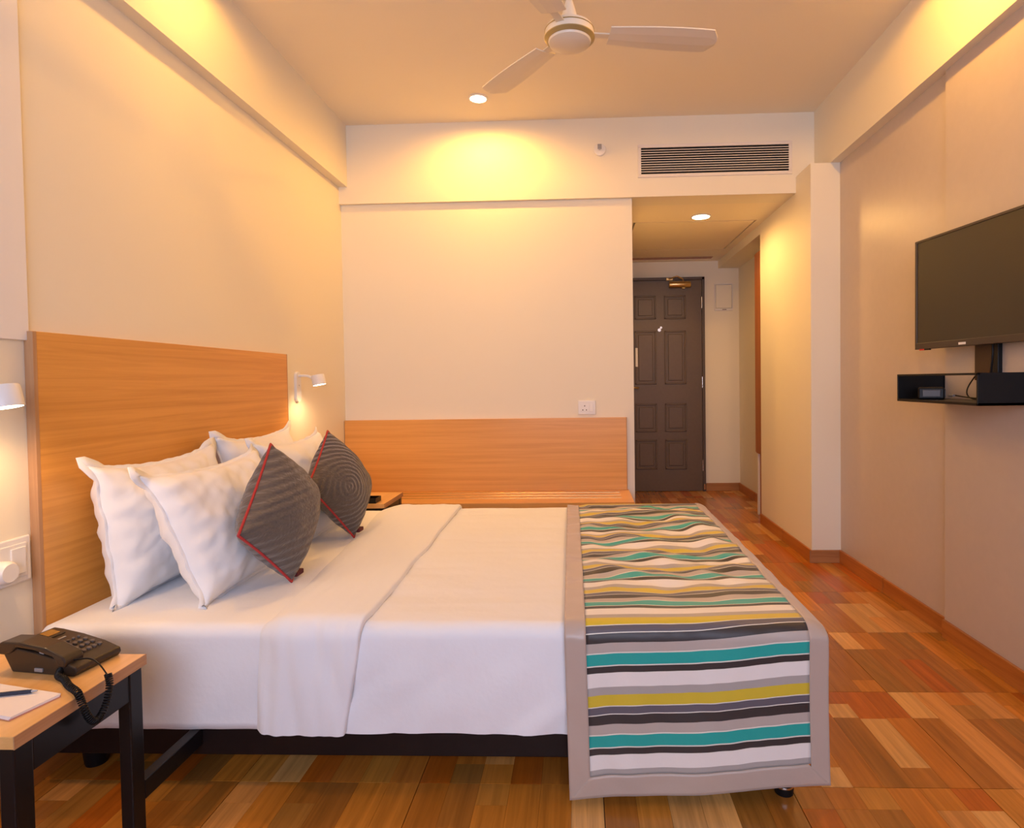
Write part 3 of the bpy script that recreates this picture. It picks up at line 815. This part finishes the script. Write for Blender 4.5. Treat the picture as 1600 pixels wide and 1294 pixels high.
def hem_fn(a, b_):
    # mitred: the near hem narrows towards its own lower corners
    s = SB * 1.06 * b_; inset = BW * b_ * .98
    x = XL + inset + (XR - XL - 2 * inset) * a
    p, d, L = r_surface(x, s); return p + V((0, -.0036, 0))
solid(grid('border', 60, 8, hem_fn, M['satin'], run), .004)

# ------------------------------------------------------------------ pillows and cushions
REST = .4505
def rest(p, N, t=0):
    '''cloth that would sink below the mattress top spreads over it instead'''
    if p.z < REST + t:
        e = REST + t - p.z; p = V((p.x + N.x * e * .25, p.y, REST + t))
    return p
def cushion_mesh(name, c, A, B, N, T, m, parent, flange=0, pinch=.06, n=34, seed=0, wr=.006, power=3.2, expo=.5, ears=0, uvs=False, sag=0):
    """closed pillow: A, B half axes, N unit normal, T full thickness"""
    c, A, B, N = V(c), V(A), V(B), V(N).normalized()
    la, lb = A.length, B.length
    bm = bmesh.new(); layers = []
    e = [(-1 + 2 * i / n) for i in range(n + 1)]
    e = [math.copysign(abs(t) ** .8, t) for t in e]
    uvl = bm.loops.layers.uv.new('UVMap'); uvd = {}
    def pos(a, b_, side):
        fa, fb = abs(a), abs(b_)
        k = max(0, (1 - fa ** power)) * max(0, (1 - fb ** power))
        h = T / 2 * k ** expo
        pa = a * (1 - pinch * (1 - b_ * b_)); pb_ = b_ * (1 - pinch * (1 - a * a))
        corner = (fa * fb) ** 6
        p = c + A * pa + B * pb_
        w_ = wr * (nz(a * 2.4 + seed, b_ * 2.4, side * 3) + .38 * nz((a + b_) * 3 + seed, (a - b_) * 6, side * 5) + .15 * nz(a * 11 + seed, b_ * 5, side * 7)) * min(1, k * 3)
        # gathers that run in from the edges
        w_ += wr * .9 * math.sin((a + seed) * 23) * max(0, fb - .70) * (1 if k > .02 else 0) + wr * .9 * math.sin((b_ + seed) * 21) * max(0, fa - .70) * (1 if k > .02 else 0)
        p = p + N * (side * (h + w_))
        p = p + N * (corner * ears * nz(a * 2 + seed, b_ * 2, 1)) + (A * a + B * b_) * (corner * abs(ears) * .8)
        if sag: p = rest(p + V((0, 0, -sag * max(0, b_) * (1 - a * a))), N, .002)
        return p
    for side in (1, -1):
        g = {}
        for i, a in enumerate(e):
            for j, b_ in enumerate(e):
                rim = i in (0, n) or j in (0, n)
                if rim and side == -1: g[i, j] = layers[0][i, j]
                else:
                    g[i, j] = bm.verts.new(pos(a, b_, side)); uvd[g[i, j]] = (a * .5 + .5, b_ * .5 + .5)
        layers.append(g)
        for i in range(n):
            for j in range(n): 
                q = (g[i, j], g[i + 1, j], g[i + 1, j + 1], g[i, j + 1])
                bm.faces.new(q if side == 1 else q[::-1])
    for f in bm.faces:
        for l in f.loops: l[uvl].uv = uvd[l.vert]
    o = to_obj(name, bm, m, parent, False, True)
    rimp = [pos(e[i], -1, 0) for i in range(n)] + [pos(1, e[j], 0) for j in range(n)] + [pos(e[n - i], 1, 0) for i in range(n)] + [pos(-1, e[n - j], 0) for j in range(n)]
    return o, rimp

def flange_mesh(rim, c, wdt, N, m, parent, seed, corner_boost):
    c = V(c); N = V(N).normalized(); bm = bmesh.new(); R0 = []; n = len(rim)
    for i, p in enumerate(rim):
        t = (rim[(i + 1) % n] - rim[i - 1]).normalized(); outw = t.cross(N)
        if outw.dot(p - c) < 0: outw = -outw
        q4 = (i % (n // 4)) / (n // 4); cb = max(0, 1 - min(q4, 1 - q4) * 9)
        w_ = wdt * (1 + corner_boost * cb) + .004 * nz(i * .35, seed)
        d = (p - c).normalized()
        dirn = (outw * (1 - .6 * cb) + d * .6 * cb).normalized()
        cur = N * (.010 * nz(i * .16, seed, 4) + .010 * cb * nz(i, seed, 9))
        R0.append([bm.verts.new(rest(q, N, t)) for q, t in ((p - dirn * .012 + N * .0018, .003), (p + dirn * w_ + cur + N * .0012, .002), (p + dirn * w_ + cur - N * .0012, 0), (p - dirn * .012 - N * .0018, 0))])
    for i in range(n):
        a, b_ = R0[i], R0[(i + 1) % n]
        for k in range(4): bm.faces.new((a[k], a[(k + 1) % 4], b_[(k + 1) % 4], b_[k]))
    return to_obj('flange', bm, m, parent, False, True)

def pillow(label, yc, half_y, bottom, top, T, seed, group='white bed pillows', ears=.10, twist=0):
    b0, t0 = V(bottom), V(top)
    c = (b0 + t0) / 2; c.y = yc
    B = V((t0.x - b0.x, 0, t0.z - b0.z)) / 2; A = V((twist, half_y, 0))
    N = A.cross(B).normalized()
    if N.x < 0: N = -N
    t = thing('pillow', (c.x, yc, b0.z), label, 'pillow', group)
    o, rim = cushion_mesh('pillow_body', c, A, B, N, T, M['pillow'], t, pinch=.05, seed=seed, wr=.013, ears=ears, expo=.46, sag=.012, n=52)
    flange_mesh(rim, c, .010, N, M['pillow'], t, seed, 2.2)
    return t
pillow('white pillow leaning on the headboard beside the telephone nightstand', 2.025, .285, (.157, 0, .452), (.092, 0, .862), .17, 3)
pillow('white pillow leaning on the headboard on the bench side of the bed', 2.665, .29, (.147, 0, .452), (.087, 0, .885), .155, 8)
pillow('front white pillow behind the grey cushion on the telephone side', 2.035, .29, (.417, 0, .452), (.249, 0, .836), .185, 14, twist=.0)
pillow('front white pillow behind the grey cushion on the bench side', 2.66, .285, (.402, 0, .452), (.238, 0, .858), .185, 21)

def diamond(label, top, bot, near, far, T, seed, m, tagdir):
    top, bot, near, far = map(V, (top, bot, near, far))
    c = (top + bot + near + far) / 4
    e2 = (top - bot) / 2; e1 = (far - near) / 2
    A = (e2 + e1) / 2; B = (e2 - e1) / 2          # corner (1,1) is the top, (1,-1) the far one
    N = A.cross(B).normalized()
    if N.x < 0: N = -N
    t = thing('cushion', (bot.x, bot.y, bot.z), label, 'cushion', 'grey cushions on the bed')
    o, rim = cushion_mesh('cushion_body', c, A, B, N, T, m, t, pinch=.035, seed=seed, wr=.006, power=2.2, expo=.52, n=40)
    tube('piping', [p + (p - c).normalized() * .001 for p in rim], .0042, M['red'], t, 8, closed=True)
    p = bot + V(tagdir)
    box('zip_tag', (p.x - .012, p.x + .022), (p.y - .004, p.y + .045), (p.z - .004, p.z + .012), M['tagred'], t, .003)
    return t
diamond('grey quilted cushion with red piping standing on its corner on the telephone side', (.473, 2.02, .909), (.567, 1.95, .463), (.543, 1.74, .656), (.551, 2.235, .690), .215, 5, M['cush'], (.0, .03, .004))
diamond('grey quilted cushion with red piping standing on its corner on the bench side', (.452, 2.555, .916), (.567, 2.525, .468), (.490, 2.30, .700), (.555, 2.78, .635), .20, 9, M['cush2'], (.0, .03, .004))

# ------------------------------------------------------------------ nightstands
def nightstand(y0, y1, label, stretch):
    t = thing('nightstand', (.26, (y0 + y1) / 2, 0), label, 'nightstand', 'nightstands beside the bed')
    top = box('table_top', (.004, .500), (y0, y1), (.446, .470), M['table'], t, .0015)
    box('edge_band', (.4995, .5015), (y0, y1), (.446, .470), M['edge'], top)
    for x in ((.02, .05), (.464, .494)):
        for y in ((y0 + .006, y0 + .046), (y1 - .046, y1 - .006)):
            box('leg', x, y, (0, .446), M['black'], t, .003)
    box('apron', (.466, .492), (y0 + .046, y1 - .046), (.378, .446), M['black'], t, .002)
    box('apron', (.022, .048), (y0 + .046, y1 - .046), (.378, .446), M['black'], t, .002)
    box('apron', (.05, .464), (y0 + .012, y0 + .036), (.378, .446), M['black'], t, .002)
    box('apron', (.05, .464), (y1 - .036, y1 - .012), (.378, .446), M['black'], t, .002)
    if stretch: box('stretcher', (.466, .494), stretch, (.124, .170), M['black'], t, .002)
    return t
nightstand(1.052, 1.390, 'black-legged nightstand with a pale wood top under the telephone', (1.384, 1.604))
nightstand(3.152, 3.490, 'black-legged nightstand with a pale wood top beside the luggage bench', (3.094, 3.158))
tr = thing('black_tray', (.43, 3.20, .470), 'small black tray on the nightstand beside the bench', 'tray')
box('tray_base', (.385, .452), (3.16, 3.25), (.470, .478), M['blackp'], tr, .002)
for x, y in (((.385, .389), (3.16, 3.25)), ((.448, .452), (3.16, 3.25)), ((.385, .452), (3.16, 3.164)), ((.385, .452), (3.246, 3.25))):
    box('tray_rim', x, y, (.476, .496), M['blackp'], tr, .001)

# ------------------------------------------------------------------ telephone
ph = thing('telephone', (.335, 1.338, .470), 'dark brown corded desk telephone with a keypad on the nightstand', 'telephone', rotz=math.radians(-8))
ph.scale = (.95, .8, 1)
def prism(name, prof, y0, y1, m, parent, bev=.003):
    bm = bmesh.new()
    A = [bm.verts.new((p[0], y0, p[1])) for p in prof]; B = [bm.verts.new((p[0], y1, p[1])) for p in prof]
    bm.faces.new(A); bm.faces.new(B[::-1])
    for i in range(len(A)): bm.faces.new((A[i], A[(i + 1) % len(A)], B[(i + 1) % len(A)], B[i]))
    bmesh.ops.recalc_face_normals(bm, faces=bm.faces)
    if bev: bmesh.ops.bevel(bm, geom=list(bm.edges), offset=bev, segments=2, affect='EDGES', profile=.5)
    return to_obj(name, bm, m, parent, True)
body = prism('phone_body', [(-.072, .0), (.100, .0), (.108, .010), (.105, .020), (.060, .034), (.0, .046), (-.060, .054), (-.088, .056), (-.098, .044)], -.062, .078, M['phone'], ph)
def slope(x): 
    pts = [(-.088, .056), (-.060, .054), (0, .046), (.060, .034), (.105, .020)]
    for (a, b_), (c, d) in zip(pts, pts[1:]):
        if x <= c: return b_ + (d - b_) * (x - a) / (c - a)
    return .02
hs = prism('handset', [(-.106, .040), (-.104, .062), (-.092, .069), (-.040, .071), (.030, .062), (.078, .045), (.086, .034), (.082, .020), (.066, .024), (.050, .043), (.0, .055), (-.052, .059), (-.066, .045), (-.086, .040)], -.070, -.014, M['phone'], ph, .004)
key_me = None
for r_ in range(4):
    for c_ in range(4):
        kx, ky = .006 + r_ * .020, .004 + c_ * .0165
        if r_ == 0: sx, sy = .004, .0045
        else: sx, sy = .0062, .0058
        z = slope(kx)
        lathe('key', [(sx, -.002), (sx, .0028), (sx * .75, .0042)], (kx, ky, z), M['key'], body, 14, local=True, rot=Matrix.Rotation(math.radians(11), 3, 'Y'))
disp = prism('display_rim', [(-.078, .050), (-.076, .060), (-.036, .054), (-.036, .046)], .006, .058, M['phone'], body, .002)
prism('display', [(-.070, .054), (-.070, .0602), (-.044, .0562), (-.044, .050)], .014, .050, M['disp_reflection'], disp, 0)
prism('label_strip', [(-.022, .046), (-.022, .0502), (-.017, .0496), (-.017, .046)], .012, .040, M['silver'], body, 0)
box('jack_cover', (-.006, .016), (-.0655, -.060), (.006, .014), M['silver'], body, .001, local=True)
box('hook_button', (.002, .014), (-.058, -.030), (.043, .052), M['silver'], body, .001, local=True)
inv = (Matrix.Translation(ph.location) @ Matrix.Rotation(math.radians(-8), 4, 'Z') @ Matrix.Diagonal((.95, .8, 1, 1))).inverted()
tube('line_wire', smooth_path([(.080, -.045, .030)] + [inv @ V(q) for q in ((.445, 1.290, .505), (.480, 1.275, .500), (.510, 1.262, .480))], 14), .0019, M['blackp'], ph, 6, local=True)
# coiled cord from the handset over the table edge and back to the base
ctrl = [V(q) for q in ((.510, 1.262, .484), (.518, 1.256, .466), (.521, 1.244, .436), (.521, 1.226, .414), (.521, 1.208, .411), (.519, 1.195, .430), (.513, 1.189, .460), (.500, 1.194, .4785), (.460, 1.220, .4785), (.425, 1.248, .4785), (.398, 1.264, .4785), (.388, 1.280, .484))]
NP = 1400
path = smooth_path(ctrl, NP)
turns = 62; hp = []
for i, p in enumerate(path):
    t_ = (path[min(i + 1, NP - 1)] - path[max(i - 1, 0)]).normalized()
    s_ = t_.cross(V((.9, .3, .2))).normalized(); q_ = t_.cross(s_)
    a_ = 2 * math.pi * turns * i / (NP - 1)
    hp.append(inv @ (p + s_ * .0060 * math.cos(a_) + q_ * .0060 * math.sin(a_)))
tube('coiled_cord', hp, .0017, M['blackp'], ph, 6, local=True)

# notepad and pen
npd = thing('notepad', (.358, 1.172, .470), 'white notepad lying on the telephone nightstand', 'notepad', rotz=math.radians(-14))
box('pad_back', (-.105, .100), (-.046, .046), (.0, .0022), M['paperedge'], npd, local=True)
for i in range(5):
    R = Matrix.Rotation(math.radians((i - 2) * .5), 4, 'Z')
    box('sheet', (-.103, .099), (-.0455, .0455), (.0022 + i * .0009, .0022 + (i + 1) * .0009), M['paper'], npd, local=True, mtx=R)
pn = thing('pen', (.345, 1.180, .4765), 'slim dark blue pen lying on the notepad', 'pen', rotz=math.radians(14))
lathe('barrel', [(.0038, -.070), (.0042, -.064), (.0042, .052), (.0036, .06)], (0, 0, .0043), M['pen'], pn, 14, axis='x', local=True)
lathe('tip', [(.0035, .058), (.0012, .070)], (0, 0, .0043), M['silver'], pn, 12, axis='x', local=True)
box('clip', (-.066, -.025), (-.0012, .0012), (.0078, .0098), M['silver'], pn, .0004, local=True)

# ------------------------------------------------------------------ television and shelf
TVY, TVX = 2.628, W - .125
tv = thing('television', (TVX, TVY, 1.215), 'flat black television swung out from the taupe wall', 'television', rotz=math.radians(6))
# local: -y runs towards the camera along the screen, +x into the wall
tw, th = .745, .452
box('case', (.004, .032), (-tw, 0), (0, th), M['tvcase'], tv, .004, local=True)
box('case_back', (.030, .058), (-tw + .10, -.10), (.05, th - .08), M['blackp'], tv, .01, local=True)
box('bezel', (0, .006), (-tw, 0), (0, .026), M['tvcase'], tv, .0015, local=True)
box('bezel', (0, .006), (-tw, 0), (th - .010, th), M['tvcase'], tv, .0015, local=True)
box('bezel', (0, .006), (-.012, 0), (.02, th - .005), M['tvcase'], tv, .0015, local=True)
box('bezel', (0, .006), (-tw, -tw + .012), (.02, th - .005), M['tvcase'], tv, .0015, local=True)
box('screen', (.0025, .005), (-tw + .011, -.011), (.025, th - .009), M['screen'], tv, local=True)
box('maker_plate', (-.0008, .001), (-.292, -.255), (.006, .015), M['panelwhite'], tv, local=True)
box('red_sticker', (-.0005, .006), (-.060, -.030), (-.005, .001), M['redled'], tv, local=True)
box('sensor', (-.0005, .008), (-.090, -.060), (-.005, .001), M['blackp'], tv, local=True)

br = thing('television_bracket', (W - .03, 2.28, 1.10), 'dark brown wall bracket plate under the television', 'bracket')
box('column', (W - .032, W - .014), (2.285, 2.385), (1.085, 1.55), M['tvback'], br, .002)
box('column_side', (W - .032, W - .014), (2.255, 2.285), (1.085, 1.55), M['blackp'], br, .002)
tube('television_cable', smooth_path([(W - .046, 2.262, 1.245), (W - .050, 2.256, 1.18), (W - .046, 2.272, 1.11), (W - .048, 2.282, 1.06), (W - .050, 2.282, 1.013)], 16), .004, M['blackp'], br)

sh = thing('wall_shelf', (W - .1, 2.35, 1.0), 'black open-fronted tray shelf on the wall below the television', 'shelf')
sx0, sx1, sy0, sy1 = W - .205, W - .014, 2.095, 2.615
box('shelf_base', (sx0, sx1), (sy0, sy1), (1.000, 1.010), M['blackp'], sh, .001)
box('shelf_end', (sx0, W), (sy1 - .008, sy1), (1.000, 1.112), M['blackp'], sh, .001)
box('shelf_end', (sx0, sx1), (sy0, sy0 + .008), (1.000, 1.112), M['blackp'], sh, .001)
box('shelf_top_rail', (sx0, sx0 + .008), (sy0, sy1), (1.104, 1.112), M['blackp'], sh, .001)
stb = thing('set_top_box', (W - .13, 2.50, 1.010), 'small dark set-top box on the black wall shelf', 'set-top box', rotz=math.radians(62))
box('box_body', (-.055, .055), (-.045, .045), (.002, .048), M['blackp'], stb, .006, local=True)
box('front_face', (-.046, .050), (-.0475, -.044), (.008, .042), M['bluebox'], stb, .002, local=True)
box('side_vent', (-.0565, -.054), (-.03, .03), (.012, .038), M['tvcase'], stb, .001, local=True)
for x, y in ((-.04, -.03), (.04, -.03), (-.04, .03), (.04, .03)): lathe('foot', [(.006, 0), (.006, .003)], (x, y, 0), M['blackp'], stb, 10, local=True)
cb = thing('cable_bundle', (W - .06, 2.28, 1.010), 'looped black cables behind the set-top box', 'cable')
def loop(cy, cz, ry, rz, x):
    return [(x + .01 * math.sin(a * 2), cy + ry * math.cos(a), cz + rz * math.sin(a)) for a in [i * 2 * math.pi / 28 for i in range(28)]]
tube('cable_loop', loop(2.345, 1.058, .050, .045, W - .050), .0025, M['blackp'], cb, 6, closed=True)
tube('cable_loop', loop(2.235, 1.055, .035, .043, W - .055), .004, M['blackp'], cb, 6, closed=True)
tube('cable', smooth_path([(W - .09, 2.44, 1.03), (W - .075, 2.38, 1.022), (W - .07, 2.30, 1.018), (W - .06, 2.20, 1.02)], 16), .0028, M['blackp'], cb, 6)
lathe('cable_plug', [(.005, 0), (.006, .03), (.003, .034)], (W - .10, 2.40, 1.026), M['silver'], cb, 12, axis='y')
